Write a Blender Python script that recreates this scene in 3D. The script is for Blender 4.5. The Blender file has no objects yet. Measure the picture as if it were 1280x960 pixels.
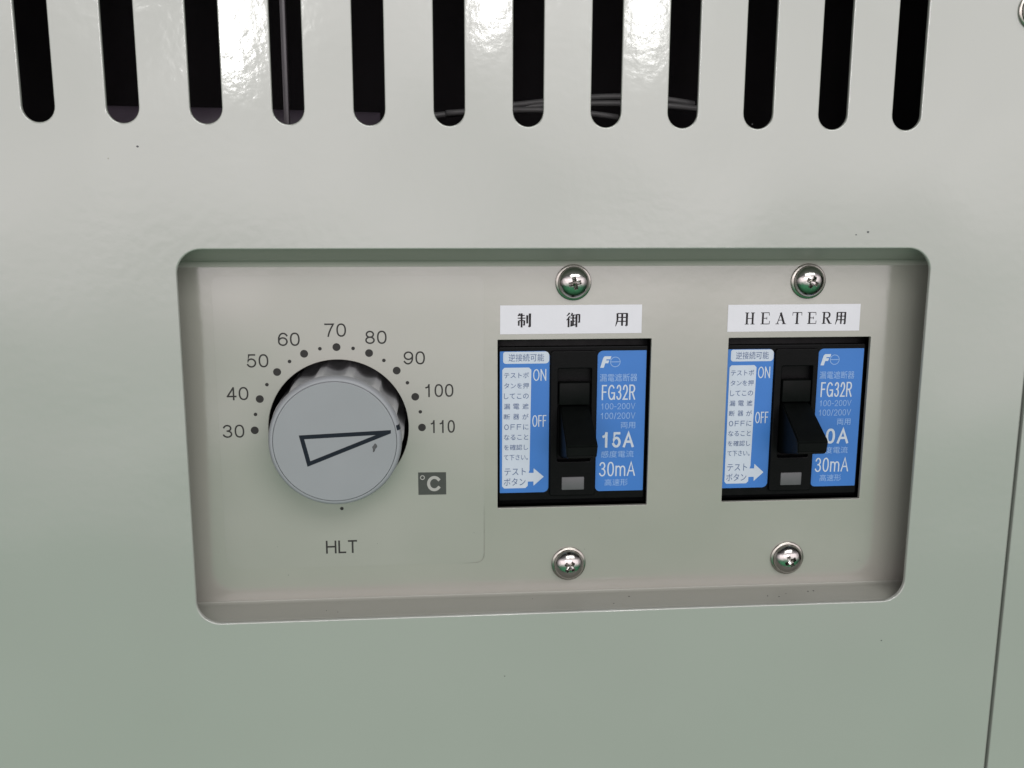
import bpy, bmesh, math, random
WORLD = 0.95
from mathutils import Vector, Matrix
random.seed(7)
MM = 0.001
sc = bpy.context.scene
C = sc.collection

# ---------------------------------------------------------------- camera
cam_d = bpy.data.cameras.new('camera')
cam_d.sensor_width = 36.0
cam_d.lens = 34.43
cam_d.clip_start = 0.01
cam_d.clip_end = 100.0
cam = bpy.data.objects.new('camera', cam_d)
C.objects.link(cam)
cx, cy, cz = (0.99615554, -0.08754999, 0.0030237), (-0.01341645, -0.18658141, -0.98234789), (0.08656871, 0.97853072, -0.18703871)
mw = Matrix(((cx[0], -cy[0], -cz[0], -46.089 * MM),
             (cx[1], -cy[1], -cz[1], -320.724 * MM),
             (cx[2], -cy[2], -cz[2], 16.518 * MM),
             (0, 0, 0, 1)))
cam.matrix_world = mw
sc.camera = cam

# ---------------------------------------------------------------- world: the dim hall in front of the machine, green painted floor
w = bpy.data.worlds.new('World')
sc.world = w
w.use_nodes = True
nt = w.node_tree
nt.nodes.clear()
wo = nt.nodes.new('ShaderNodeOutputWorld')
bg = nt.nodes.new('ShaderNodeBackground')
tc = nt.nodes.new('ShaderNodeTexCoord')
sp = nt.nodes.new('ShaderNodeSeparateXYZ')
mr = nt.nodes.new('ShaderNodeMapRange')
mr.inputs[1].default_value = -1; mr.inputs[2].default_value = 1
rp = nt.nodes.new('ShaderNodeValToRGB')
nt.links.new(tc.outputs['Generated'], sp.inputs[0])
nt.links.new(sp.outputs['Z'], mr.inputs[0])
nt.links.new(mr.outputs[0], rp.inputs[0])
nt.links.new(rp.outputs[0], bg.inputs[0])
nt.links.new(bg.outputs[0], wo.inputs[0])
cr = rp.color_ramp
stops = [(0.0, (0.07, 0.24, 0.12)), (0.25, (0.09, 0.36, 0.18)), (0.345, (0.11, 0.32, 0.20)), (0.365, (0.34, 0.50, 0.40)),
         (0.45, (1.25, 1.18, 1.19)), (0.50, (2.15, 1.95, 2.02)), (0.62, (2.45, 2.22, 2.32)), (0.70, (0.75, 0.70, 0.74)), (0.78, (0.22, 0.21, 0.22)), (1.0, (0.14, 0.14, 0.15))]
while len(cr.elements) < len(stops):
    cr.elements.new(0.5)
for e, (p_, c_) in zip(cr.elements, stops):
    e.position = p_
    e.color = (*c_, 1)
# the hall is open in front of the machine and darker to its sides
my = nt.nodes.new('ShaderNodeMapRange'); my.interpolation_type = 'SMOOTHSTEP'
my.inputs[1].default_value = -0.2; my.inputs[2].default_value = -0.9; my.inputs[3].default_value = 0.16; my.inputs[4].default_value = 1.0
nt.links.new(sp.outputs['Y'], my.inputs[0])
nz = nt.nodes.new('ShaderNodeTexNoise'); nz.inputs['Scale'].default_value = 5.0; nz.inputs['Detail'].default_value = 2.0
nt.links.new(tc.outputs['Generated'], nz.inputs['Vector'])
mz = nt.nodes.new('ShaderNodeMapRange'); mz.inputs[1].default_value = 0.3; mz.inputs[2].default_value = 0.7; mz.inputs[3].default_value = 0.8; mz.inputs[4].default_value = 1.2
nt.links.new(nz.outputs['Fac'], mz.inputs[0])
mm_ = nt.nodes.new('ShaderNodeMath'); mm_.operation = 'MULTIPLY'
nt.links.new(my.outputs[0], mm_.inputs[0]); nt.links.new(mz.outputs[0], mm_.inputs[1])
ms = nt.nodes.new('ShaderNodeMath'); ms.operation = 'MULTIPLY'; ms.inputs[1].default_value = WORLD
nt.links.new(mm_.outputs[0], ms.inputs[0]); nt.links.new(ms.outputs[0], bg.inputs[1])

# ---------------------------------------------------------------- lamps of the hall
def area(name, loc, target, sx, sy, watts, col=(1, 0.99, 0.97)):
    d = bpy.data.lights.new(name, 'AREA')
    d.shape = 'RECTANGLE'; d.size = sx; d.size_y = sy; d.energy = watts; d.color = col
    o = bpy.data.objects.new(name, d); C.objects.link(o)
    o.location = loc
    o.rotation_euler = (Vector(target) - Vector(loc)).to_track_quat('-Z', 'Y').to_euler()
    return o
area('hall_lamp', (-1.02, -5.3, 0.88), (0, 0, 0), 0.15, 0.32, 5.5)
area('hall_lamp', (0.34, -5.3, 1.10), (0, 0, 0), 0.15, 0.24, 5)
area('hall_lamp', (1.15, -5.3, 1.02), (0, 0, 0), 0.2, 0.34, 4.5)
area('hall_lamp', (-1.60, -5.3, 1.24), (0, 0, 0), 0.16, 0.2, 1.8)
area('ceiling_lamp', (0.25, -1.1, 0.85), (0, 0, 0.0), 1.2, 0.5, 8.5)

sc.view_settings.view_transform = 'Standard'
sc.view_settings.look = 'None'
sc.view_settings.exposure = 0.30
sc.view_settings.gamma = 1.0

# ---------------------------------------------------------------- materials
def mat(name, col, rough=0.5, metal=0.0, spec=0.5, bump=0.0, bscale=400.0, bdetail=2.0, var=0.0, vscale=20.0, rvar=0.0, coat=0.0, specks=False, ior=1.5, wavy=0.0):
    m = bpy.data.materials.new(name); m.use_nodes = True
    t = m.node_tree; b = t.nodes['Principled BSDF']
    b.inputs['Base Color'].default_value = (*col, 1)
    b.inputs['Roughness'].default_value = rough
    b.inputs['Metallic'].default_value = metal
    b.inputs['Specular IOR Level'].default_value = spec
    b.inputs['Coat Weight'].default_value = coat
    b.inputs['Coat Roughness'].default_value = 0.08
    b.inputs['IOR'].default_value = ior
    g = t.nodes.new('ShaderNodeNewGeometry')
    if bump:
        n = t.nodes.new('ShaderNodeTexNoise'); n.inputs['Scale'].default_value = bscale; n.inputs['Detail'].default_value = bdetail
        t.links.new(g.outputs['Position'], n.inputs['Vector'])
        bn = t.nodes.new('ShaderNodeBump'); bn.inputs['Strength'].default_value = bump; bn.inputs['Distance'].default_value = 0.0004
        t.links.new(n.outputs['Fac'], bn.inputs['Height'])
        if wavy:
            nw = t.nodes.new('ShaderNodeTexNoise'); nw.inputs['Scale'].default_value = 13; nw.inputs['Detail'].default_value = 1.0
            t.links.new(g.outputs['Position'], nw.inputs['Vector'])
            bw = t.nodes.new('ShaderNodeBump'); bw.inputs['Strength'].default_value = wavy; bw.inputs['Distance'].default_value = 0.004
            t.links.new(nw.outputs['Fac'], bw.inputs['Height']); t.links.new(bn.outputs[0], bw.inputs['Normal']); bn = bw
        t.links.new(bn.outputs[0], b.inputs['Normal'])
        if coat: t.links.new(bn.outputs[0], b.inputs['Coat Normal'])
    last = None
    if var:
        n2 = t.nodes.new('ShaderNodeTexNoise'); n2.inputs['Scale'].default_value = vscale; n2.inputs['Detail'].default_value = 5
        t.links.new(g.outputs['Position'], n2.inputs['Vector'])
        r = t.nodes.new('ShaderNodeMapRange'); r.inputs[1].default_value = 0.3; r.inputs[2].default_value = 0.7
        r.inputs[3].default_value = 1 - var; r.inputs[4].default_value = 1 + var
        t.links.new(n2.outputs['Fac'], r.inputs[0])
        mx = t.nodes.new('ShaderNodeVectorMath'); mx.operation = 'SCALE'; mx.inputs[0].default_value = col
        t.links.new(r.outputs[0], mx.inputs['Scale'])
        last = mx.outputs[0]
        t.links.new(last, b.inputs['Base Color'])
        if rvar:
            r2 = t.nodes.new('ShaderNodeMapRange'); r2.inputs[1].default_value = 0.3; r2.inputs[2].default_value = 0.7
            r2.inputs[3].default_value = rough - rvar; r2.inputs[4].default_value = rough + rvar
            t.links.new(n2.outputs['Fac'], r2.inputs[0]); t.links.new(r2.outputs[0], b.inputs['Roughness'])
    if specks:
        v = t.nodes.new('ShaderNodeTexVoronoi'); v.inputs['Scale'].default_value = 34
        t.links.new(g.outputs['Position'], v.inputs['Vector'])
        a = t.nodes.new('ShaderNodeMath'); a.operation = 'LESS_THAN'; a.inputs[1].default_value = 0.016
        t.links.new(v.outputs['Distance'], a.inputs[0])
        s2 = t.nodes.new('ShaderNodeSeparateColor'); t.links.new(v.outputs['Color'], s2.inputs[0])
        l2 = t.nodes.new('ShaderNodeMath'); l2.operation = 'LESS_THAN'; l2.inputs[1].default_value = 0.30
        t.links.new(s2.outputs[0], l2.inputs[0])
        ml = t.nodes.new('ShaderNodeMath'); ml.operation = 'MULTIPLY'; t.links.new(a.outputs[0], ml.inputs[0]); t.links.new(l2.outputs[0], ml.inputs[1])
        m3 = t.nodes.new('ShaderNodeMath'); m3.operation = 'MULTIPLY'; m3.inputs[1].default_value = 0.55
        t.links.new(ml.outputs[0], m3.inputs[0])
        mc = t.nodes.new('ShaderNodeMix'); mc.data_type = 'RGBA'
        t.links.new(m3.outputs[0], mc.inputs[0])
        if last: t.links.new(last, mc.inputs[6])
        else: mc.inputs[6].default_value = (*col, 1)
        mc.inputs[7].default_value = (0.12, 0.10, 0.07, 1)
        t.links.new(mc.outputs[2], b.inputs['Base Color'])
    return m

M = {}
M['paint'] = mat('cabinet_paint', (0.288, 0.305, 0.276), 0.105, spec=1.0, ior=1.53, wavy=0.5, bump=0.10, bscale=290, var=0.022, vscale=9, rvar=0.03, specks=True)
M['plate'] = mat('plate_paint', (0.272, 0.270, 0.238), 0.14, spec=1.0, wavy=0.6, ior=1.58, bump=0.08, bscale=300, var=0.02, vscale=30, rvar=0.03, specks=True)
M['wall'] = mat('recess_paint', (0.30, 0.305, 0.27), 0.42, spec=0.35, bump=0.06, bscale=300, var=0.03, vscale=50, rvar=0.05)
M['film'] = mat('film_print', (0.274, 0.272, 0.242), 0.16, spec=1.0, wavy=0.9, ior=1.58, bump=0.05, bscale=120, var=0.02, vscale=24, rvar=0.04)
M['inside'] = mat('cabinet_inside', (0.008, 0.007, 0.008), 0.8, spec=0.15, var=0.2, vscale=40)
M['steel'] = mat('inner_steel', (0.085, 0.07, 0.09), 0.5, var=0.2, vscale=60)
M['rod'] = mat('pale_rod', (0.12, 0.11, 0.12), 0.35, var=0.15, vscale=60)
M['cable'] = mat('cable_sheath', (0.10, 0.10, 0.10), 0.45, var=0.1, vscale=80)
M['ink'] = mat('scale_ink', (0.024, 0.023, 0.022), 0.55, spec=0.2, var=0.1, vscale=900)
M['inkbox'] = mat('unit_badge_ink', (0.030, 0.034, 0.029), 0.5, var=0.06, vscale=700)
M['badge_text'] = mat('unit_badge_letter', (0.30, 0.30, 0.28), 0.5, var=0.03)
M['chrome'] = mat('plated_steel', (0.40, 0.39, 0.37), 0.14, metal=1.0, bump=0.10, bscale=900, var=0.06, vscale=500, rvar=0.05)
M['washer'] = mat('washer_steel', (0.32, 0.31, 0.28), 0.24, metal=1.0, bump=0.08, bscale=800, var=0.08, vscale=400)
M['socket'] = mat('screw_recess', (0.05, 0.045, 0.045), 0.5, metal=0.6, var=0.2, vscale=900)
M['paper'] = mat('label_paper', (0.56, 0.56, 0.60), 0.45, var=0.015, vscale=200)
M['black_ink'] = mat('black_ink', (0.012, 0.010, 0.012), 0.5, spec=0.2, var=0.1, vscale=900)
M['bakelite'] = mat('black_plastic', (0.002, 0.002, 0.0023), 0.4, spec=0.09, bump=0.08, bscale=1800, var=0.15, vscale=300, rvar=0.05)
M['bakelite2'] = mat('toggle_plastic', (0.002, 0.0026, 0.0024), 0.5, spec=0.08, bump=0.05, bscale=1500, var=0.15, vscale=300, rvar=0.05)
M['blue'] = mat('blue_sticker', (0.034, 0.145, 0.43), 0.38, spec=0.35, var=0.05, vscale=60, rvar=0.03)
M['white_print'] = mat('white_print', (0.44, 0.49, 0.56), 0.4, spec=0.35, var=0.02, vscale=200)
M['pale_print'] = mat('pale_print', (0.22, 0.34, 0.56), 0.4, spec=0.35, var=0.04, vscale=500)
M['blue_ink'] = mat('blue_ink', (0.05, 0.085, 0.19), 0.4, var=0.08, vscale=500)
M['button'] = mat('grey_button', (0.085, 0.085, 0.09), 0.5, var=0.05, vscale=300)
M['knob'] = mat('knob_plastic', (0.40, 0.41, 0.42), 0.42, spec=0.5, bump=0.04, bscale=500, var=0.03, vscale=90, rvar=0.05)
M['cap'] = mat('knob_cap_plastic', (0.228, 0.242, 0.254), 0.34, spec=0.4, var=0.02, vscale=70, rvar=0.04)
M['rim'] = mat('knob_rim_plastic', (0.235, 0.248, 0.262), 0.42, spec=0.35, bump=0.04, bscale=500, var=0.03, vscale=90, rvar=0.04)
M['pointer'] = mat('pointer_ink', (0.006, 0.010, 0.016), 0.55, spec=0.15, var=0.1, vscale=800)
M['smudge'] = mat('scratch_mark', (0.05, 0.052, 0.055), 0.6, var=0.35, vscale=1500)

# ---------------------------------------------------------------- helpers (all coordinates below in mm: x right, y into the wall, z up)
WL = {}
def empty(name, loc, label=None, cat=None, group=None):
    o = bpy.data.objects.new(name, None); C.objects.link(o)
    o.empty_display_size = 0.01
    o.location = Vector(loc) * MM; WL[o] = Vector(loc)
    if label: o['label'] = label
    if cat: o['category'] = cat
    if group: o['group'] = group
    return o
def link(name, me, m, parent=None, smooth=False):
    """me in mm, world coordinates -> object with its origin at the middle of its shape"""
    n = len(me.vertices)
    lo = Vector((1e9,) * 3); hi = Vector((-1e9,) * 3)
    for v in me.vertices:
        for k in range(3):
            lo[k] = min(lo[k], v.co[k]); hi[k] = max(hi[k], v.co[k])
    mid = (lo + hi) / 2
    for v in me.vertices:
        v.co = (v.co - mid) * MM
    me.update()
    me.materials.clear(); me.materials.append(m)
    if smooth:
        for p in me.polygons: p.use_smooth = True
        if smooth != 'all': me.set_sharp_from_angle(angle=math.radians(smooth))
    me.name = name
    o = bpy.data.objects.new(name, me); C.objects.link(o)
    WL[o] = mid
    if parent is not None:
        o.parent = parent
        o.location = (mid - WL[parent]) * MM
    else:
        o.location = mid * MM
    return o
def bm_mesh(bm, name='m'):
    bmesh.ops.recalc_face_normals(bm, faces=bm.faces)
    me = bpy.data.meshes.new(name); bm.to_mesh(me); bm.free(); return me
def box(bm, x0, x1, y0, y1, z0, z1, bev=0.0, seg=2):
    r = bmesh.ops.create_cube(bm, size=1)
    for v in r['verts']:
        v.co = Vector(((x0 + x1) / 2 + v.co.x * (x1 - x0), (y0 + y1) / 2 + v.co.y * (y1 - y0), (z0 + z1) / 2 + v.co.z * (z1 - z0)))
    if bev:
        es = set(e for v in r['verts'] for e in v.link_edges)
        bmesh.ops.bevel(bm, geom=list(es), offset=bev, segments=seg, affect='EDGES', profile=0.5)
def boxobj(name, m, parent, *a, bev=0.0, seg=2):
    bm = bmesh.new(); box(bm, *a, bev=bev, seg=seg)
    return link(name, bm_mesh(bm), m, parent, smooth=35 if bev else False)
def eval_mesh(cu):
    o = bpy.data.objects.new('tmp', cu); C.objects.link(o)
    dg = bpy.context.evaluated_depsgraph_get(); dg.update()
    me = bpy.data.meshes.new_from_object(o.evaluated_get(dg))
    bpy.data.objects.remove(o)
    return me
def rrect(x0, x1, z0, z1, r, n=8):
    if not isinstance(r, (tuple, list)): r = (r,) * 4      # order: br, tr, tl, bl
    pts = []
    for (cxx, czz, a0, rr) in ((x1, z0, -90, r[0]), (x1, z1, 0, r[1]), (x0, z1, 90, r[2]), (x0, z0, 180, r[3])):
        if rr <= 0: pts.append((cxx, czz)); continue
        sx = -1 if cxx == x1 else 1; sz = -1 if czz == z1 else 1
        for k in range(n + 1):
            a = math.radians(a0 + 90 * k / n)
            pts.append((cxx + sx * rr + rr * math.cos(a), czz + sz * rr + rr * math.sin(a)))
    return pts
def circle(cxx, czz, r, n=48):
    return [(cxx + r * math.cos(2 * math.pi * k / n), czz + r * math.sin(2 * math.pi * k / n)) for k in range(n)]
def slab(loops, yf, yb, bev=0.0):
    """plate with holes from closed outlines in x,z; front face at yf, back face at yb; edges rounded by bev"""
    cu = bpy.data.curves.new('c', 'CURVE'); cu.dimensions = '2D'; cu.fill_mode = 'BOTH'
    t = (yb - yf) / 2
    cu.extrude = max(t - bev, 0.0001); cu.bevel_depth = bev; cu.bevel_resolution = 3; cu.offset = -bev
    for lp in loops:
        s = cu.splines.new('POLY'); s.points.add(len(lp) - 1); s.use_cyclic_u = True
        for p, q in zip(s.points, lp): p.co = (q[0], q[1], 0, 1)
    me = eval_mesh(cu)
    ym = (yf + yb) / 2
    for v in me.vertices:
        x, y, z = v.co; v.co = (x, ym - z, y)
    return me
def sheet(loop, y, th=0.12):
    """thin printed or stuck-on sheet with its face at y"""
    bm = bmesh.new()
    f = [bm.verts.new((a, y, b)) for a, b in loop]
    g = [bm.verts.new((a, y + th, b)) for a, b in loop]
    bm.faces.new(f); bm.faces.new(g[::-1])
    for i in range(len(f)):
        j = (i + 1) % len(f); bm.faces.new((f[i], g[i], g[j], f[j]))
    return bm_mesh(bm)
def text_mesh(s, x0, x1, z0, z1, y, weight=0.0, shear=0.0, spacing=1.0):
    """lettering fitted to the box x0..x1, z0..z1, printed on the surface at y"""
    cu = bpy.data.curves.new('t', 'FONT'); cu.body = s; cu.size = 1; cu.offset = weight; cu.resolution_u = 3; cu.shear = shear
    cu.space_character = spacing
    me = eval_mesh(cu)
    xs = [v.co.x for v in me.vertices]; ys = [v.co.y for v in me.vertices]
    ax, bx, ay, by = min(xs), max(xs), min(ys), max(ys)
    for v in me.vertices:
        v.co = (x0 + (v.co.x - ax) / (bx - ax) * (x1 - x0), y, z0 + (v.co.y - ay) / (by - ay) * (z1 - z0))
    return me
def arc(cx_, cy_, rx, ry, a0, a1, n=18, p=2.0):
    out = []
    for k in range(n + 1):
        a = math.radians(a0 + (a1 - a0) * k / n); c, q = math.cos(a), math.sin(a)
        out.append((cx_ + rx * math.copysign(abs(c) ** (2 / p), c), cy_ + ry * math.copysign(abs(q) ** (2 / p), q)))
    return out
_six = [arc(.5, .31, .5, .31, 0, 352, 26), [(0, .31)] + arc(.56, .5, .56, .5, 180, 38, 14)]
_m = arc(.25, .47, .25, .23, 180, 0, 10)
GL = {'0': (.56, [arc(.5, .5, .5, .5, 0, 354, 32, 2.3)]), 'O': (.78, [arc(.5, .5, .5, .5, 0, 354, 32)]),
      '1': (.56, [[(.18, .76), (.46, .81), (.60, 1.0)], [(.60, 1.0), (.60, 0)]]),
      '2': (.56, [arc(.48, .70, .47, .30, 175, -35, 16) + [(0.0, 0), (1, 0)]]),
      '3': (.56, [arc(.48, .76, .43, .24, 165, -90, 14), arc(.48, .26, .50, .26, 90, -160, 14)]),
      '4': (.56, [[(.74, 0), (.74, .98)], [(.72, 1), (0, .27)], [(0, .26), (1, .26)]]),
      '5': (.56, [[(.9, 1), (.2, 1), (.07, .45)] + arc(.48, .32, .50, .33, 140, -155, 16)]),
      '6': (.56, _six), '9': (.56, [[(1 - a, 1 - b) for a, b in q] for q in _six]),
      '7': (.56, [[(0, 1), (1, 1), (.72, .66), (.48, .30), (.36, 0)]]),
      '8': (.56, [arc(.5, .755, .43, .245, 0, 352, 24), arc(.5, .26, .5, .26, 0, 352, 26)]),
      'H': (.70, [[(0, 0), (0, 1)], [(1, 0), (1, 1)], [(0, .53), (1, .53)]]), 'L': (.52, [[(0, 1), (0, 0), (1, 0)]]),
      'T': (.62, [[(0, 1), (1, 1)], [(.5, 1), (.5, 0)]]), 'C': (.74, [arc(.5, .5, .5, .5, 42, 318, 26)]),
      'G': (.76, [arc(.5, .5, .5, .5, 42, 322, 26), [(.56, .46), (1, .46), (1, .02)]]),
      'N': (.70, [[(0, 0), (0, 1)], [(0, 1), (1, 0)], [(1, 0), (1, 1)]]), 'F': (.54, [[(0, 0), (0, 1), (1, 1)], [(0, .53), (.88, .53)]]),
      'R': (.66, [[(0, 0), (0, 1), (.55, 1)] + arc(.55, .75, .41, .25, 80, -90, 10) + [(0, .5)], [(.5, .5), (1, 0)]]),
      'V': (.66, [[(0, 1), (.5, 0), (1, 1)]]), 'A': (.70, [[(0, 0), (.5, 1), (1, 0)], [(.19, .34), (.81, .34)]]),
      'm': (.84, [[(0, .70), (0, 0)], [(0, .45)] + _m + [(.5, 0)], [(.5, .45)] + [(a + .5, b) for a, b in _m] + [(1, 0)]]),
      '-': (.36, [[(0, .42), (1, .42)]]), '/': (.34, [[(0, -.04), (1, 1.04)]])}
def latin_mesh(s, x0, x1, z0, z1, y, wt):
    """sans-serif capitals and figures of one stroke weight, fitted to the box"""
    Hh = z1 - z0; gap = .13
    tot = sum(GL[c][0] for c in s) + gap * (len(s) - 1); kx = (x1 - x0) / (tot * Hh)
    bm = bmesh.new(); x = x0; hw = wt * Hh / 2; lift = 0
    for c in s:
        wd, lines = GL[c]; wd = wd * Hh * kx
        for ln in lines:
            P = [Vector((x + hw + a * (wd - 2 * hw), z0 + hw + b * (Hh - 2 * hw))) for a, b in ln]
            closed = len(P) > 22 and (P[0] - P[-1]).length < Hh * .12
            n = len(P); L_, R_ = [], []
            for i in range(n):
                a = P[i - 1] if (i or closed) else None; b = P[(i + 1) % n] if (i < n - 1 or closed) else None
                da = (P[i] - a).normalized() if a is not None else None; db = (b - P[i]).normalized() if b is not None else None
                if da is None: da = db
                if db is None: db = da
                na, nb = Vector((-da.y, da.x)), Vector((-db.y, db.x)); m = (na + nb)
                m = m.normalized() if m.length > 1e-5 else na
                sc_ = min(1 / max(.35, m.dot(na)), 2.2); q = P[i].copy()
                if not closed and i == 0: q -= da * hw * (0.98 if lines[0][0] != ln[0] or True else 0)
                if not closed and i == n - 1: q += da * hw * .98
                L_.append(q + m * hw * sc_); R_.append(q - m * hw * sc_)
            yy = y - 0.004 * lift; lift += 1
            A = [bm.verts.new((v.x, yy - .0006 * i_, v.y)) for i_, v in enumerate(L_)]; B_ = [bm.verts.new((v.x, yy - .0006 * i_, v.y)) for i_, v in enumerate(R_)]
            for i in range(n if closed else n - 1):
                j = (i + 1) % n; bm.faces.new((A[i], A[j], B_[j], B_[i]))
        x += wd + gap * Hh * kx
    return bm_mesh(bm)
def text(s, x0, x1, z0, z1, y, m, parent, name='lettering', wt=None, **k):
    if all(c in GL for c in s):
        return link(name, latin_mesh(s, x0, x1, z0, z1, y, wt or .12), m, parent)
    return link(name, text_mesh(s, x0, x1, z0, z1, y, **k), m, parent)
def strokes(lst, x0, x1, z0, z1, y, bold=1.6):
    """brush-like characters from straight strokes (ax, ay, bx, by, width at a, width at b) in a 0..100 box"""
    bm = bmesh.new()
    for i, s in enumerate(lst):
        ax, ay, bx, by, wa, wb = s; wa *= bold; wb *= bold
        sx, sz = (x1 - x0) / 100, (z1 - z0) / 100
        d = Vector((bx - ax, by - ay)); d.normalize(); n = Vector((-d.y, d.x))
        q = [(ax + n.x * wa / 2, ay + n.y * wa / 2), (ax - n.x * wa / 2, ay - n.y * wa / 2), (bx - n.x * wb / 2, by - n.y * wb / 2), (bx + n.x * wb / 2, by + n.y * wb / 2)]
        bm.faces.new([bm.verts.new((x0 + a * sx, y - 0.006 * i, z0 + b * sz)) for a, b in q])
    return bm_mesh(bm)
def tube(pts, r, n=10):
    bm = bmesh.new(); rings = []
    for i, p in enumerate(pts):
        a = Vector(pts[max(i - 1, 0)]); b = Vector(pts[min(i + 1, len(pts) - 1)]); d = (b - a).normalized()
        u = d.cross(Vector((0, 1, 0.01))).normalized(); v = d.cross(u)
        rings.append([bm.verts.new(Vector(p) + (u * math.cos(t) + v * math.sin(t)) * r) for t in [2 * math.pi * k / n for k in range(n)]])
    for a, b in zip(rings, rings[1:]):
        for k in range(n): bm.faces.new((a[k], a[(k + 1) % n], b[(k + 1) % n], b[k]))
    bm.faces.new(rings[0]); bm.faces.new(rings[-1][::-1])
    return bm_mesh(bm)

YP = 15.0        # front of the recessed mounting plate
YC = 0.0         # front of the cabinet cover

# ================================================================ the cabinet
cab = empty('control_cabinet', (0, 0, 0), 'pale grey painted steel machine cover with vent slots above a recessed rectangular opening', 'cabinet')
slots = []
for k in range(-2, 12):
    cxx = -163.2 + 25.07 * k; r = 4.87; zb = 38.75
    if cxx + r > 160: continue
    lp = [(cxx + r * math.cos(math.radians(180 + 180 * i / 14)), zb + r + r * math.sin(math.radians(180 + 180 * i / 14))) for i in range(15)]
    lp += [(cxx + r * math.cos(math.radians(180 * i / 14)), 138 + r * math.sin(math.radians(180 * i / 14))) for i in range(15)]
    slots.append(lp)
cover_me = slab([rrect(-260, 162.6, -260, 190, 1.5)] + [rrect(-125, 125, -126.67, 0, 8.0, 12)] + slots, YC, YC + 1.6, 0.45)
link('cover_panel', cover_me, M['paint'], cab, smooth=40)
link('side_panel', slab([rrect(163.9, 300, -260, 190, 1.5)], YC + 0.1, YC + 1.7, 0.45), M['paint'], cab, smooth=40)
boxobj('panel_edge_return', M['paint'], cab, 160.9, 162.4, 1.65, 14.6, -255, 185)
boxobj('panel_edge_return', M['paint'], cab, 164.2, 165.7, 1.75, 14.6, -255, 185)
boxobj('seam_filler', M['paint'], cab, 162.45, 164.15, 2.3, 4.0, -255, 185)  # strip added in the gap so the seam comes out grey, not black
# recessed plate with the openings for dial and breakers
B1 = (-21.45, 32.85, -93.0, -32.0)
B2 = (60.65, 112.85, -92.6, -32.1)
HC = (-76.75, -62.4); HR = 24.1; KC = (-76.9, -63.8)
plate = link('mounting_plate', slab([rrect(-175, 150, -150, 24, 1.0), circle(HC[0], HC[1], HR, 96), rrect(*B1, 0.25, 2), rrect(*B2, 0.25, 2)], YP, YP + 1.6, 0.12), M['plate'], cab, smooth=40)
def recess_ring(sx0, sx1, sz0, sz1, r, y): return [(a, y, b) for a, b in rrect(sx0, sx1, sz0, sz1, r, 14)]
# top and bottom fold of the pan show in the opening; its sides run on behind the cover
rings = [recess_ring(-152, 148, -128.6, 1.4, 3.0, 1.72), recess_ring(-152, 148, -127.4, 0.6, 3.0, 1.72), recess_ring(-151.5, 147.5, -127.0, 0.1, 3.0, 2.1)]
for q in range(1, 10):
    f = q / 9
    rings.append(recess_ring(-151.5 + f, 147.5 - f, -127.0 + 1.2 * f, 0.1 - 4.6 * f, 3.0, 2.1 + 10.4 * f))
for q in range(1, 9):
    a = math.radians(90 * q / 8)
    u, v = 2.4 * (1 - math.cos(a)), 2.4 * math.sin(a)
    rings.append(recess_ring(-150.5 + u, 146.5 - u, -125.8 + u * .3, -4.5 - u * .9, 3.0, 12.5 + v))
bm = bmesh.new()
vr = [[bm.verts.new(p) for p in rg] for rg in rings]
for a, b in zip(vr, vr[1:]):
    for k in range(len(a)): bm.faces.new((a[k], a[(k + 1) % len(a)], b[(k + 1) % len(a)], b[k]))
link('recess_wall', bm_mesh(bm), M['wall'], cab, smooth='all')
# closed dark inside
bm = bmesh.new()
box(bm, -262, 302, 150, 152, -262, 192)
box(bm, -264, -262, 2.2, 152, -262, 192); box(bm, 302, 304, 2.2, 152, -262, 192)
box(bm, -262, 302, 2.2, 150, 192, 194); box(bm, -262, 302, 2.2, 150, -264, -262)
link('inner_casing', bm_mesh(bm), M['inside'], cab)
link('slot_glow_tube', tube([(-170, 54, 41), (-120, 54, 40.6), (-62, 54, 39.5)], 7.5, 32), M['steel'], cab, smooth='all')  # tube added for the lit shelf behind the slots, rounded so its shading fades
bm = bmesh.new(); box(bm, -92.2, -90.4, 20, 23, 20, 110, 0.4)
link('inner_rod', bm_mesh(bm), M['rod'], cab, smooth=35)
for dz, x0, x1 in ((0, -38, 60), (2.4, -20, 52), (-2.6, -60, 24)):
    pts = [(x0 + (x1 - x0) * i / 20, 42 + 3 * math.sin(i * 0.3), 47 + dz + 3 * math.sin((i - 2) * 0.16)) for i in range(21)]
    link('inner_cable', tube(pts, 1.1), M['cable'], cab, smooth='all')

for a, b, r in ((-134.4, 31.7, .38), (102.1, 5.5, .42), (98.0, 4.6, .28), (60.5, 40.2, .22), (-20, -150.2, .25), (118.0, -142, .3)):
    link('paint_speck', sheet([(a + r * (1 + .3 * math.sin(5 * t)) * math.cos(t), b + .8 * r * math.sin(t)) for t in [2 * math.pi * k / 12 for k in range(12)]], YC - 0.04, 0.03), M['smudge'], cab)
rs_ = random.Random(4)
for i in range(16):
    a, r = rs_.uniform(-118, 112), rs_.uniform(.10, .24)
    yb_ = rs_.uniform(4.5, 11); b = -127.0 + 1.2 * (yb_ - 2.1) / 10.4 + 0.05
    bm = bmesh.new(); box(bm, a - r, a + r, yb_ - r, yb_ + r, b - .05, b + r * .7, r * .3)
    link('dust_speck', bm_mesh(bm), M['smudge'] if i % 3 else M['wall'], cab)
for i in range(7):
    a, b, r = rs_.uniform(-110, 115), rs_.uniform(-122, -95), rs_.uniform(.08, .16)
    link('dust_speck', sheet(circle(a, b, r, 8), YP - 0.12, 0.05), M['smudge'], cab)
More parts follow.
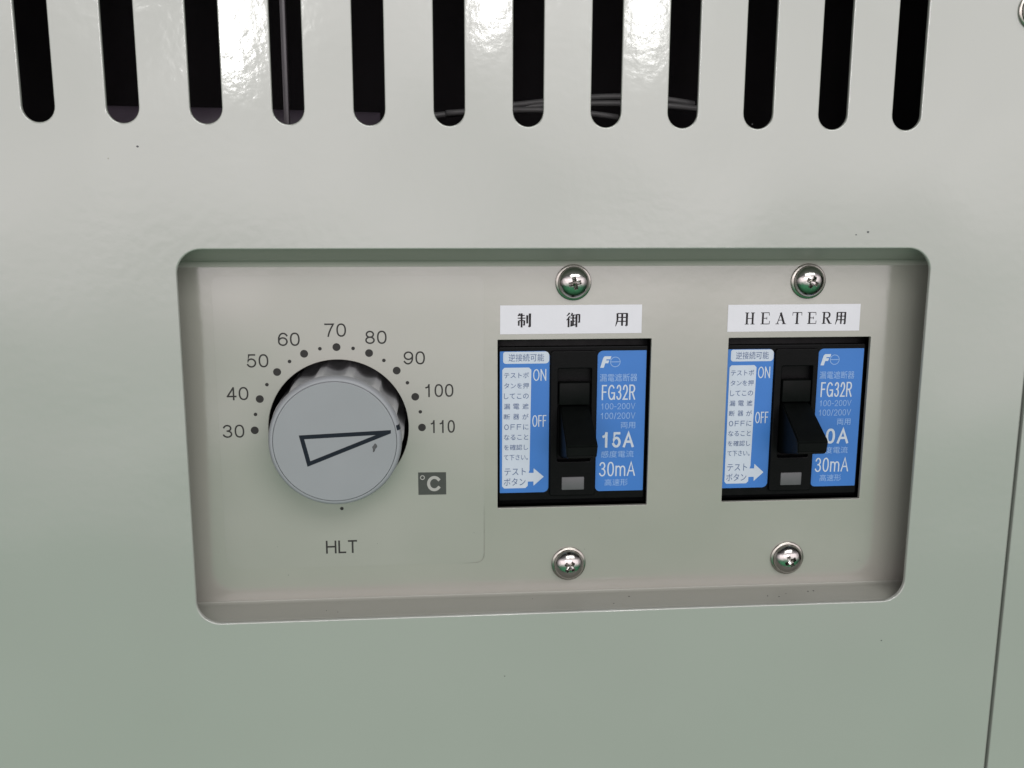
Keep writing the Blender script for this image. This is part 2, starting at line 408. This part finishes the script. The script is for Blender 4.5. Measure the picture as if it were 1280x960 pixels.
# ---------------------------------------------------------------- dial scale printed on a film
film_y = YP - 0.06
film = link('dial_film', slab([rrect(-117.6, -26.3, -113.2, -9.6, (4.5, 3, 3, 4.5), 8), circle(HC[0], HC[1], HR + 0.15, 96)], film_y, YP - 0.004, 0.02), M['film'], cab, smooth=40)
py = film_y - 0.05
DC = (-76.75, -62.7)
nums = {'30': (-112.7, -62.9), '40': (-110.7, -49.7), '50': (-103.5, -38.4), '60': (-92.7, -31.1), '70': (-77.0, -28.1),
        '80': (-63.3, -30.7), '90': (-50.3, -38.0), '100': (-42.0, -49.6), '110': (-40.9, -62.5)}
for s, (a, b) in nums.items():
    hw = {'100': 5.1, '110': 4.4}.get(s, 3.65)
    text(s, a - hw, a + hw, b - 2.3, b + 2.3, py, M['ink'], film, name='scale_number', wt=.115)
for i in range(9):
    a = math.radians(180 - 22.5 * i)
    link('scale_dot', sheet(circle(DC[0] + 28.75 * math.cos(a), DC[1] + 28.75 * math.sin(a), 1.35, 24), py, 0.02), M['ink'], film)
for i in range(8):
    a = math.radians(168.75 - 22.5 * i)
    link('scale_tick', sheet(circle(DC[0] + 28.8 * math.cos(a), DC[1] + 28.8 * math.sin(a), 0.62, 16), py, 0.02), M['ink'], film)
link('scale_tick', sheet(circle(-76.6, -91.6, 0.62, 16), py, 0.02), M['ink'], film)
text('HLT', -82.6, -71.6, -108.2, -103.4, py, M['ink'], film, wt=.125)
link('unit_badge', sheet([(-49.6, -87.25), (-39.75, -87.3), (-39.75, -79.1), (-49.6, -79.0)], py, 0.02), M['inkbox'], film)
text('C', -46.5, -41.4, -86.0, -80.4, py - 0.03, M['badge_text'], film, wt=.19)
link('degree_ring', slab([circle(-48.1, -80.9, 0.85, 20), circle(-48.1, -80.9, 0.55, 20)], py - 0.03, py - 0.01), M['badge_text'], film)

edge = [(-26.3, -92 - 2.2 * i) for i in range(9)] + [(-29.3 + 3 * math.cos(math.radians(-10 * i)), -110.2 + 3 * math.sin(math.radians(-10 * i))) for i in range(1, 9)] + [(-30.5, -113.25), (-34, -113.3)]
bm = bmesh.new(); pr = None
for i, (a, b) in enumerate(edge):
    wd = 0.05 + 0.16 * math.sin(math.pi * i / (len(edge) - 1)) * (0.7 + 0.3 * math.sin(i * 2.1))
    dn = Vector((1, 0)) if i < 9 else Vector((a + 29.3, b + 110.2)).normalized()
    q = [bm.verts.new((a - dn.x * wd / 2, py, b - dn.y * wd / 2)), bm.verts.new((a + dn.x * wd / 2, py, b + dn.y * wd / 2))]
    if pr: bm.faces.new((pr[0], pr[1], q[1], q[0]))
    pr = q
link('film_edge_line', bm_mesh(bm), mat('edge_line', (0.13, 0.125, 0.105), 0.7, var=0.3, vscale=400), film)  # thin dark line along the film's lower right edge
# ================================================================ knob
knob = empty('temperature_knob', (KC[0], 40, KC[1]), 'round grey fluted rotary knob with a hollow black triangle pointer in the numbered dial', 'knob')
N = 288
def ring(bm, R, y, flute=0.0, nf=14, ph=0.0):
    out = []
    for k in range(N):
        a = 2 * math.pi * k / N
        t = ((a * nf / (2 * math.pi) + ph) % 1.0) * 2 - 1
        d = flute * max(0.0, 1 - (t / 0.78) ** 2)
        out.append(bm.verts.new((KC[0] + (R - d) * math.cos(a), y, KC[1] + (R - d) * math.sin(a))))
    return out
bm = bmesh.new()
rs = [(15, 44, 0), (22.9, 44, 0), (23.0, 40, 2.2), (22.9, 28, 2.3), (22.7, 16, 2.2), (22.6, 9.0, 1.9), (22.5, 6.8, 1.5), (22.4, 5.2, 0.9), (22.3, 4.2, 0.35), (22.2, 3.5, 0), (22.1, 2.2, 0), (21.85, 1.4, 0), (21.4, 0.9, 0), (20.95, 0.72, 0), (20.6, 0.72, 0), (20.55, 1.2, 0), (19.0, 1.2, 0)]
def lathe(rows, closed):
    bm = bmesh.new(); rr = [ring(bm, *r) for r in rows]
    for a, b in zip(rr, rr[1:]):
        for k in range(N): bm.faces.new((a[k], a[(k + 1) % N], b[(k + 1) % N], b[k]))
    if closed: bm.faces.new(rr[-1])
    return bm_mesh(bm)
link('grip', lathe(rs[:10], False), M['knob'], knob, smooth=50)
link('rim', lathe(rs[9:], True), M['rim'], knob, smooth=50)
cap = link('cap', slab([circle(KC[0], KC[1], 20.42, 128)], 0.45, 1.25, 0.22), M['cap'], knob, smooth=30)
# hollow triangle pointer: outer corners as seen on the cap, coordinates on its plane
P0, P1, P2 = Vector((-88.7, -61.3)), Vector((-86.2, -72.1)), Vector((-55.1, -59.87))

def inset(P, d):
    """corners of the triangle P moved inwards by d"""
    c = (P[0] + P[1] + P[2]) / 3; L = []
    for i in range(3):
        a, b = P[i], P[(i + 1) % 3]; n = Vector((-(b - a).y, (b - a).x)).normalized()
        if n.dot(c - a) < 0: n = -n
        L.append((a + n * d, (b - a).normalized()))
    out = []
    for i in range(3):
        (p, u), (q, v) = L[i - 1], L[i]
        t = ((q - p).x * v.y - (q - p).y * v.x) / (u.x * v.y - u.y * v.x)
        out.append(p + u * t)
    return out
In = inset([P0, P1, P2], 1.4)
def cut(A, Bq, x): t = (x - A.x) / (Bq.x - A.x); return A + (Bq - A) * t
tipx = -58.3
outer = [P0, P1, cut(P1, P2, tipx), cut(P0, P2, tipx)]
me = slab([[tuple(v) for v in outer], [tuple(v) for v in In]], 0.40, 0.44)
link('pointer_mark', me, M['pointer'], cap)
d = (P2 - (P0 + P1) / 2).normalized(); ang = math.atan2(d.y, d.x)
def rimpt(R, y, off):
    a = ang + off / R
    return (KC[0] + R * math.cos(a), y, KC[1] + R * math.sin(a))
a0 = math.atan2(-59.4 - KC[1], -56.6 - KC[0])
bm = bmesh.new()
prev = None
for (R_, y_) in ((20.95, 0.70), (21.2, 0.70), (21.63, 0.90), (22.0, 1.55), (22.16, 2.6), (22.16, 4.6)):
    a = [bm.verts.new((KC[0] + R_ * math.cos(a0 + s / 22), y_, KC[1] + R_ * math.sin(a0 + s / 22))) for s in (-0.9, 0.9)]
    if prev: bm.faces.new((prev[0], prev[1], a[1], a[0]))
    prev = a
link('index_tick', bm_mesh(bm), M['pointer'], knob)
lp = [(-63.9 + (0.75 + 0.25 * math.sin(3 * t + 1)) * math.cos(t) * (1.0), -66.0 + (1.25 + 0.4 * math.sin(2 * t)) * math.sin(t) + 0.3 * math.cos(t)) for t in [2 * math.pi * k / 22 for k in range(22)]]
link('scratch_mark', sheet(lp, 0.41, 0.02), M['smudge'], cap)

# ================================================================ screws
def screw_head():
    """domed head with a real cross recess, axis towards -y, base at y=0, radius 5.5"""
    bm = bmesh.new(); NR, NA = 56, 120; R = 5.5; H = 3.5; prev = None; center = None
    for i in range(NR + 1):
        r = R * (i / NR) ** 0.9; row = []
        for k in range(1 if i == 0 else NA):
            a = 2 * math.pi * k / NA
            x, z = r * math.cos(a), r * math.sin(a)
            h = H * math.sqrt(max(0, 1 - (r / R) ** 2.2)) * 1.0
            ax, az = abs(x), abs(z)
            u, v = max(ax, az), min(ax, az)
            half = 0.52 + 0.10 * (1 - u / 2.2)
            inn = min(1, max(0, (2.15 - u) / 0.25)) * min(1, max(0, (half + 0.12 - v) / 0.14))
            cen = min(1, max(0, (1.15 - math.hypot(x, z)) / 0.3))
            dep = max(inn, cen) * (3.3 - 0.75 * r)
            row.append(bm.verts.new((x, -(h - max(0, dep)) - 0.45, z)))
        if i == 1:
            for k in range(NA): bm.faces.new((prev[0], row[k], row[(k + 1) % NA]))
        elif i > 1:
            for k in range(NA): bm.faces.new((prev[k], row[k], row[(k + 1) % NA], prev[(k + 1) % NA]))
        prev = row
    base = [bm.verts.new((R * math.cos(2 * math.pi * k / NA), 0, R * math.sin(2 * math.pi * k / NA))) for k in range(NA)]
    for k in range(NA): bm.faces.new((prev[k], base[k], base[(k + 1) % NA], prev[(k + 1) % NA]))
    me = bm_mesh(bm)
    return me
def washer_mesh():
    bm = bmesh.new(); NA = 72; rr = []
    for r, y in ((4.5, 0), (6.05, 0), (6.25, -0.2), (6.2, -0.62), (5.95, -0.82), (4.5, -0.86)):
        rr.append([bm.verts.new((r * math.cos(2 * math.pi * k / NA), y, r * math.sin(2 * math.pi * k / NA))) for k in range(NA)])
    for a, b in zip(rr, rr[1:]):
        for k in range(NA): bm.faces.new((a[k], a[(k + 1) % NA], b[(k + 1) % NA], b[k]))
    return bm_mesh(bm)
def scaled(me, f=MM):
    for v in me.vertices: v.co = v.co * f
    return me
def place_part(name, me, m, parent, loc_mm):
    me.materials.clear(); me.materials.append(m)
    for p in me.polygons: p.use_smooth = True
    me.set_sharp_from_angle(angle=math.radians(42))
    o = bpy.data.objects.new(name, me); C.objects.link(o); o.parent = parent; o.location = Vector(loc_mm) * MM
    return o
hm = scaled(screw_head()); wm = scaled(washer_mesh())
s0 = empty('dome_screw', (4.75, YP, -12.2), 'screw', 'screw', 'screws holding the circuit breakers')
s0['label'] = 'domed cross-head screw just above the white label without Latin letters'
hd = place_part('head', hm, M['chrome'], s0, (0, -0.55, 0)); hd.rotation_euler = (0, math.radians(-12), 0)
wz = place_part('washer', wm, M['washer'], s0, (0, -0.02, 0))
for loc, rot, lab, tilt in (((88.3, YP, -12.1), 25, 'domed cross-head screw just above the white HEATER label', 0.02),
                      ((4.5, YP, -114.5), 38, 'domed cross-head screw below the left circuit breaker, above the bottom edge of the opening', -0.02),
                      ((86.4, YP, -114.8), 62, 'domed cross-head screw below the right circuit breaker, above the bottom edge of the opening', 0.01)):
    s = s0.copy(); C.objects.link(s); s.location = Vector(loc) * MM; s['label'] = lab
    for ch in (hd, wz):
        c = ch.copy(); C.objects.link(c); c.parent = s
        if ch is hd: c.rotation_euler = (tilt, math.radians(rot), tilt)
# one more screw on the cover, cut by the right edge of the photograph
s = s0.copy(); C.objects.link(s); s.location = Vector((153.8, YC, 77)) * MM
s['label'] = 'round screw on the cover at the top right corner, cut off by the frame edge'; del s['group']
s['category'] = 'screw'
for ch in (hd, wz):
    c = ch.copy(); C.objects.link(c); c.parent = s
    if ch is hd: c.rotation_euler = (0, math.radians(20), 0)

# ================================================================ circuit breakers
SK = 17.0      # face that carries the stickers
ROWS = ['テストボ', 'タンを押', 'してこの', '漏電遮', '断器が', 'OFFに', 'なること', 'を確認し', 'て下さい。']
def breaker(cxx, czz, k, B, amp, label):
    """cxx, czz centre; k horizontal scale; B the opening in the plate"""
    t = empty('circuit_breaker', (cxx, 40, czz), label, 'circuit breaker', 'circuit breakers in the recessed plate')
    X = lambda v: cxx + v * k
    Z = lambda v: czz + v
    xl, xr, zb, zt = B[0] + 0.12, B[1] - 0.12, B[2] + 0.12, B[3] - 0.12
    # moulded housing: lower body, sticker shoulders and a frame around the toggle
    bm = bmesh.new()
    box(bm, xl, xr, 19.2, 62, zb, zt, 0.3)
    link('housing', bm_mesh(bm), M['bakelite'], t, smooth=35)
    link('front_cover', slab([rrect(xl + 0.25, xr - 0.5, Z(-28.4), Z(27.8), 0.8), rrect(X(-5.9), X(6.6), Z(-14.2), Z(20.3), 0.4)], SK, 19.19, 0.45), M['bakelite'], t, smooth=40)
    ridge = link('toggle_frame', slab([rrect(X(-8.25), X(8.25), Z(-26.6), Z(26.3), 1.0), rrect(X(-5.6), X(6.3), Z(-13.8), Z(20.0), 0.5)], 15.9, SK - 0.01, 0.35), M['bakelite'], t, smooth=40)
    # toggle: the upper block and the lever that points down
    tg = bmesh.new()
    box(tg, X(-5.3), X(5.6), 15.0, 19.1, Z(7.0), Z(15.0), 0.45)
    blk = link('toggle_slide', bm_mesh(tg), M['bakelite2'], t, smooth=35)
    bm = bmesh.new()
    side = [(19.0, 6.6), (14.6, 6.2), (12.2, 4.6), (-1.0, -2.6), (-2.1, -3.6), (-1.9, -7.4), (-1.0, -8.2), (1.0, -8.4), (14.5, -12.0), (19.0, -12.6)]
    wid = [5.2, 5.2, 5.3, 5.55, 5.5, 5.2, 5.1, 5.1, 5.0, 5.0]
    a = [bm.verts.new((X(0.35) - w_, y, Z(z))) for (y, z), w_ in zip(side, wid)]
    b = [bm.verts.new((X(0.35) + w_, y, Z(z))) for (y, z), w_ in zip(side, wid)]
    bm.faces.new(a); bm.faces.new(b[::-1])
    for i in range(len(side)):
        j = (i + 1) % len(side); bm.faces.new((a[i], b[i], b[j], a[j]))
    bmesh.ops.recalc_face_normals(bm, faces=bm.faces)
    bmesh.ops.bevel(bm, geom=[e for e in bm.edges if e.calc_face_angle(0) > 0.6], offset=0.45, segments=2, affect='EDGES')
    link('toggle_lever', bm_mesh(bm), M['bakelite2'], t, smooth=35)
    boxobj('toggle_well', M['bakelite'], t, X(-5.5), X(6.2), 19.1, 19.19, Z(-13.6), Z(19.8))
    boxobj('test_button', M['button'], t, X(-3.95), X(4.2), 15.5, 17.0, Z(-24.3), Z(-19.5), bev=0.3)
    # ---- left sticker
    y1 = SK - 0.08; y2 = y1 - 0.05; y3 = y2 - 0.05
    L = link('instruction_sticker', sheet(rrect(X(-26.15), X(-8.6), Z(-25.3), Z(26.2), (2.0, 2.0, 0.2, 0.2)), y1, 0.06), M['blue'], t)
    link('white_field', sheet(rrect(X(-25.0), X(-8.75), Z(21.8), Z(26.05), (1.3, 1.4, 0.8, 1.0)), y2, 0.02), M['white_print'], L)
    text('逆接続可能', X(-23.1), X(-10.6), Z(22.6), Z(25.3), y3, M['blue_ink'], L)
    arrow = [(-25.35, -22.8), (-24.6, -23.6), (-16.9, -23.6), (-16.1, -22.8), (-16.05, -21.2), (-14.0, -21.2), (-14.0, -22.8), (-10.3, -19.5), (-14.0, -16.3), (-14.0, -18.0), (-15.8, -18.0), (-15.5, -17.0), (-15.05, 19.6), (-15.9, 20.4), (-24.6, 20.4), (-25.3, 19.6)]
    cu = slab([[(X(a_), Z(b_)) for a_, b_ in arrow]], y2, y2 + 0.02)
    link('white_field', cu, M['white_print'], L)
    for i, s_ in enumerate(ROWS):
        s2 = s_ if len(s_) > 3 else '　'.join(s_) if s_ != 'OFFに' else s_
        w1 = -15.9 - 0.02 * i
        z0 = 16.65 - 3.73 * i
        if s_ in ('漏電遮', '断器が'):
            for j, chx in enumerate(s_):
                cc = -23.7 + 3.3 * j
                text(chx, X(cc - 1.05), X(cc + 1.15), Z(z0), Z(z0 + 2.05), y3, M['blue_ink'], L, weight=0.004)
        elif s_ == 'OFFに':
            for j, chx in enumerate('OFFに'):
                cc = -23.8 + 2.25 * j
                text(chx, X(cc - 0.8), X(cc + (0.8 if j != 3 else 1.1)), Z(z0), Z(z0 + 2.0), y3, M['blue_ink'], L, weight=0.004)
        else:
            text(s_, X(-24.7), X(w1), Z(z0), Z(z0 + 2.05), y3, M['blue_ink'], L, weight=0.004)
    text('テスト', X(-24.5), X(-16.8), Z(-18.8), Z(-16.1), y3, M['blue_ink'], L)
    text('ボタン', X(-24.7), X(-16.9), Z(-22.6), Z(-19.8), y3, M['blue_ink'], L)
    text('ON', X(-14.4), X(-9.75), Z(15.6), Z(19.8), y2, M['white_print'], L, wt=.085)
    text('OFF', X(-14.6), X(-9.6), Z(-1.05), Z(3.2), y2, M['white_print'], L, wt=.085)
    # ---- right sticker
    Rr = link('rating_sticker', sheet(rrect(X(8.5), X(26.0), Z(-25.4), Z(26.1), (0.2, 0.2, 2.0, 1.6)), y1, 0.06), M['blue'], t)
    # maker's mark: slanted F and a ring with a bar
    F = [(9.45, 20.0), (10.75, 20.0), (11.2, 21.6), (12.3, 21.6), (12.65, 22.6), (11.5, 22.6), (11.65, 23.0), (13.05, 23.0), (13.4, 24.1), (11.0, 24.1), (10.5, 23.6)]
    link('maker_mark', slab([[(X(a_), Z(b_)) for a_, b_ in F]], y2, y2 + 0.02), M['white_print'], Rr)
    link('maker_mark', slab([[(X(14.85) + 1.85 * k * math.cos(q), Z(22.05) + 1.85 * math.sin(q)) for q in [2 * math.pi * i / 36 for i in range(36)]],
                             [(X(14.85) + 1.62 * k * math.cos(q), Z(22.05) + 1.62 * math.sin(q)) for q in [2 * math.pi * i / 36 for i in range(36)]]], y2, y2 + 0.02), M['pale_print'], Rr)
    link('maker_mark', sheet([(X(13.25), Z(21.95)), (X(16.45), Z(21.95)), (X(16.45), Z(22.2)), (X(13.25), Z(22.2))], y2 - 0.01, 0.02), M['pale_print'], Rr)
    text('漏電遮断器', X(9.4), X(22.9), Z(15.0), Z(17.8), y2, M['pale_print'], Rr)
    text('FG32R', X(10.2), X(22.3), Z(8.3), Z(13.8), y2, M['white_print'], Rr, wt=.09)
    text('100-200V', X(9.9), X(22.4), Z(4.9), Z(7.1), y2, M['pale_print'], Rr, wt=.095)
    text('100/200V', X(9.8), X(22.5), Z(1.35), Z(3.65), y2, M['pale_print'], Rr, wt=.095)
    text('両用', X(17.3), X(22.6), Z(-2.2), Z(0.1), y2, M['pale_print'], Rr)
    text(amp, X(10.35 if amp[0] == '1' else 8.9), X(22.25), Z(-9.2), Z(-3.5), y2, M['white_print'], Rr, wt=.155)
    text('感度電流', X(10.4), X(22.3), Z(-12.9), Z(-10.4), y2, M['pale_print'], Rr)
    text('30mA', X(9.8), X(23.0), Z(-19.9), Z(-14.5), y2, M['white_print'], Rr, wt=.09)
    text('高速形', X(11.9), X(20.4), Z(-23.5), Z(-20.9), y2, M['pale_print'], Rr)
    return t
breaker(5.65, -62.6, 1.0, B1, '15A', 'black circuit breaker with blue stickers printed 15A, beside the round dial')
breaker(86.45, -62.7, 0.965, B2, '20A', 'black circuit breaker below the HEATER label, its lever hiding part of the rating')

# ================================================================ paper labels
SEI = [(20,96,6,78,9,4), (14,83,54,83,4.5,4.5), (4,64,60,64,4.5,4.5), (32,98,32,-2,9,8), (12,46,12,10,8,7), (12,46,54,46,4.5,4.5), (51,47,51,12,8,7), (51,13,42,18,6,3), (72,84,72,26,9,8), (91,97,91,2,10,9), (91,2,78,9,8,3)]
GYO = [(24,98,4,76,8,3), (26,74,2,46,8,3), (17,58,17,-3,9,8), (44,98,32,74,8,3), (38,83,64,83,4.5,4.5), (30,62,66,62,4.5,4.5), (49,83,49,12,8,8), (36,44,36,8,7,7), (49,40,63,40,4.5,4.5), (30,5,66,15,6,5), (73,87,96,87,4.5,4.5), (94,88,94,30,8,7), (94,30,84,35,6,3), (73,88,73,-3,9,8)]
YOU = [(18,93,18,42,9,8), (18,42,5,0,8,3), (18,92,88,92,4.5,4.5), (86,94,86,4,10,9), (86,4,74,9,8,3), (18,64,86,64,4.5,4.5), (17,36,86,36,4.5,4.5), (52,92,52,4,9,8)]
LET = {
 'H': [(24,97,24,3,14,14), (76,97,76,3,14,14), (24,50,76,50,5,5), (6,97.5,42,97.5,5,5), (6,2.5,42,2.5,5,5), (58,97.5,94,97.5,5,5), (58,2.5,94,2.5,5,5)],
 'E': [(28,97,28,3,14,14), (10,97.5,86,97.5,5,5), (10,2.5,88,2.5,5,5), (28,51,64,51,5,5), (84,98,86,74,4,4), (88,2,90,28,4,4), (64,62,64,40,4,4)],
 'A': [(50,98,18,3,6,6), (46,98,80,3,15,15), (28,34,68,34,5,5), (3,2.5,34,2.5,5,5), (62,2.5,98,2.5,5,5)],
 'T': [(50,97,50,3,15,15), (8,97.5,92,97.5,5,5), (10,98,8,72,4,4), (90,98,92,72,4,4), (32,2.5,68,2.5,5,5)],
 'R': [(26,97,26,3,14,14), (8,97.5,60,97.5,5,5), (26,51,58,51,5,5), (56,98,76,88,6,12), (76,89,76,62,13,13), (76,62,56,50,12,6), (50,51,80,3,13,14), (8,2.5,44,2.5,5,5), (74,2.5,98,2.5,5,5)]}
def paper(x0, x1, z0, z1, label):
    bm = bmesh.new()
    t = link('paper_label', sheet([(x0, z0), (x1, z0 + 0.05), (x1 - 0.05, z1), (x0 + 0.03, z1 - 0.03)], YP - 0.14, 0.12), M['paper'])
    t['label'] = label; t['category'] = 'label'; t['group'] = 'white paper labels above the breakers'
    return t
yl = YP - 0.17
p1 = paper(-20.6, 29.15, -30.05, -20.0, 'white paper label printed with three spaced kanji and no Latin letters')
for ch, x in ((SEI, -12.3), (GYO, 4.85), (YOU, 22.0)):
    link('lettering', strokes(ch, x - 2.4, x + 2.5, -27.6, -22.7, yl), M['black_ink'], p1)
p2 = paper(59.9, 108.2, -29.9, -20.3, 'white paper label printed HEATER and one kanji, above the right breaker')
for ch, x in zip('HEATER', (67.9, 73.5, 79.2, 85.1, 90.5, 95.9)):
    link('lettering', strokes(LET[ch], x - 2.0, x + 2.0, -27.3, -23.1, yl, bold=1.2), M['black_ink'], p2)
link('lettering', strokes(YOU, 99.0, 103.3, -27.6, -22.9, yl), M['black_ink'], p2)
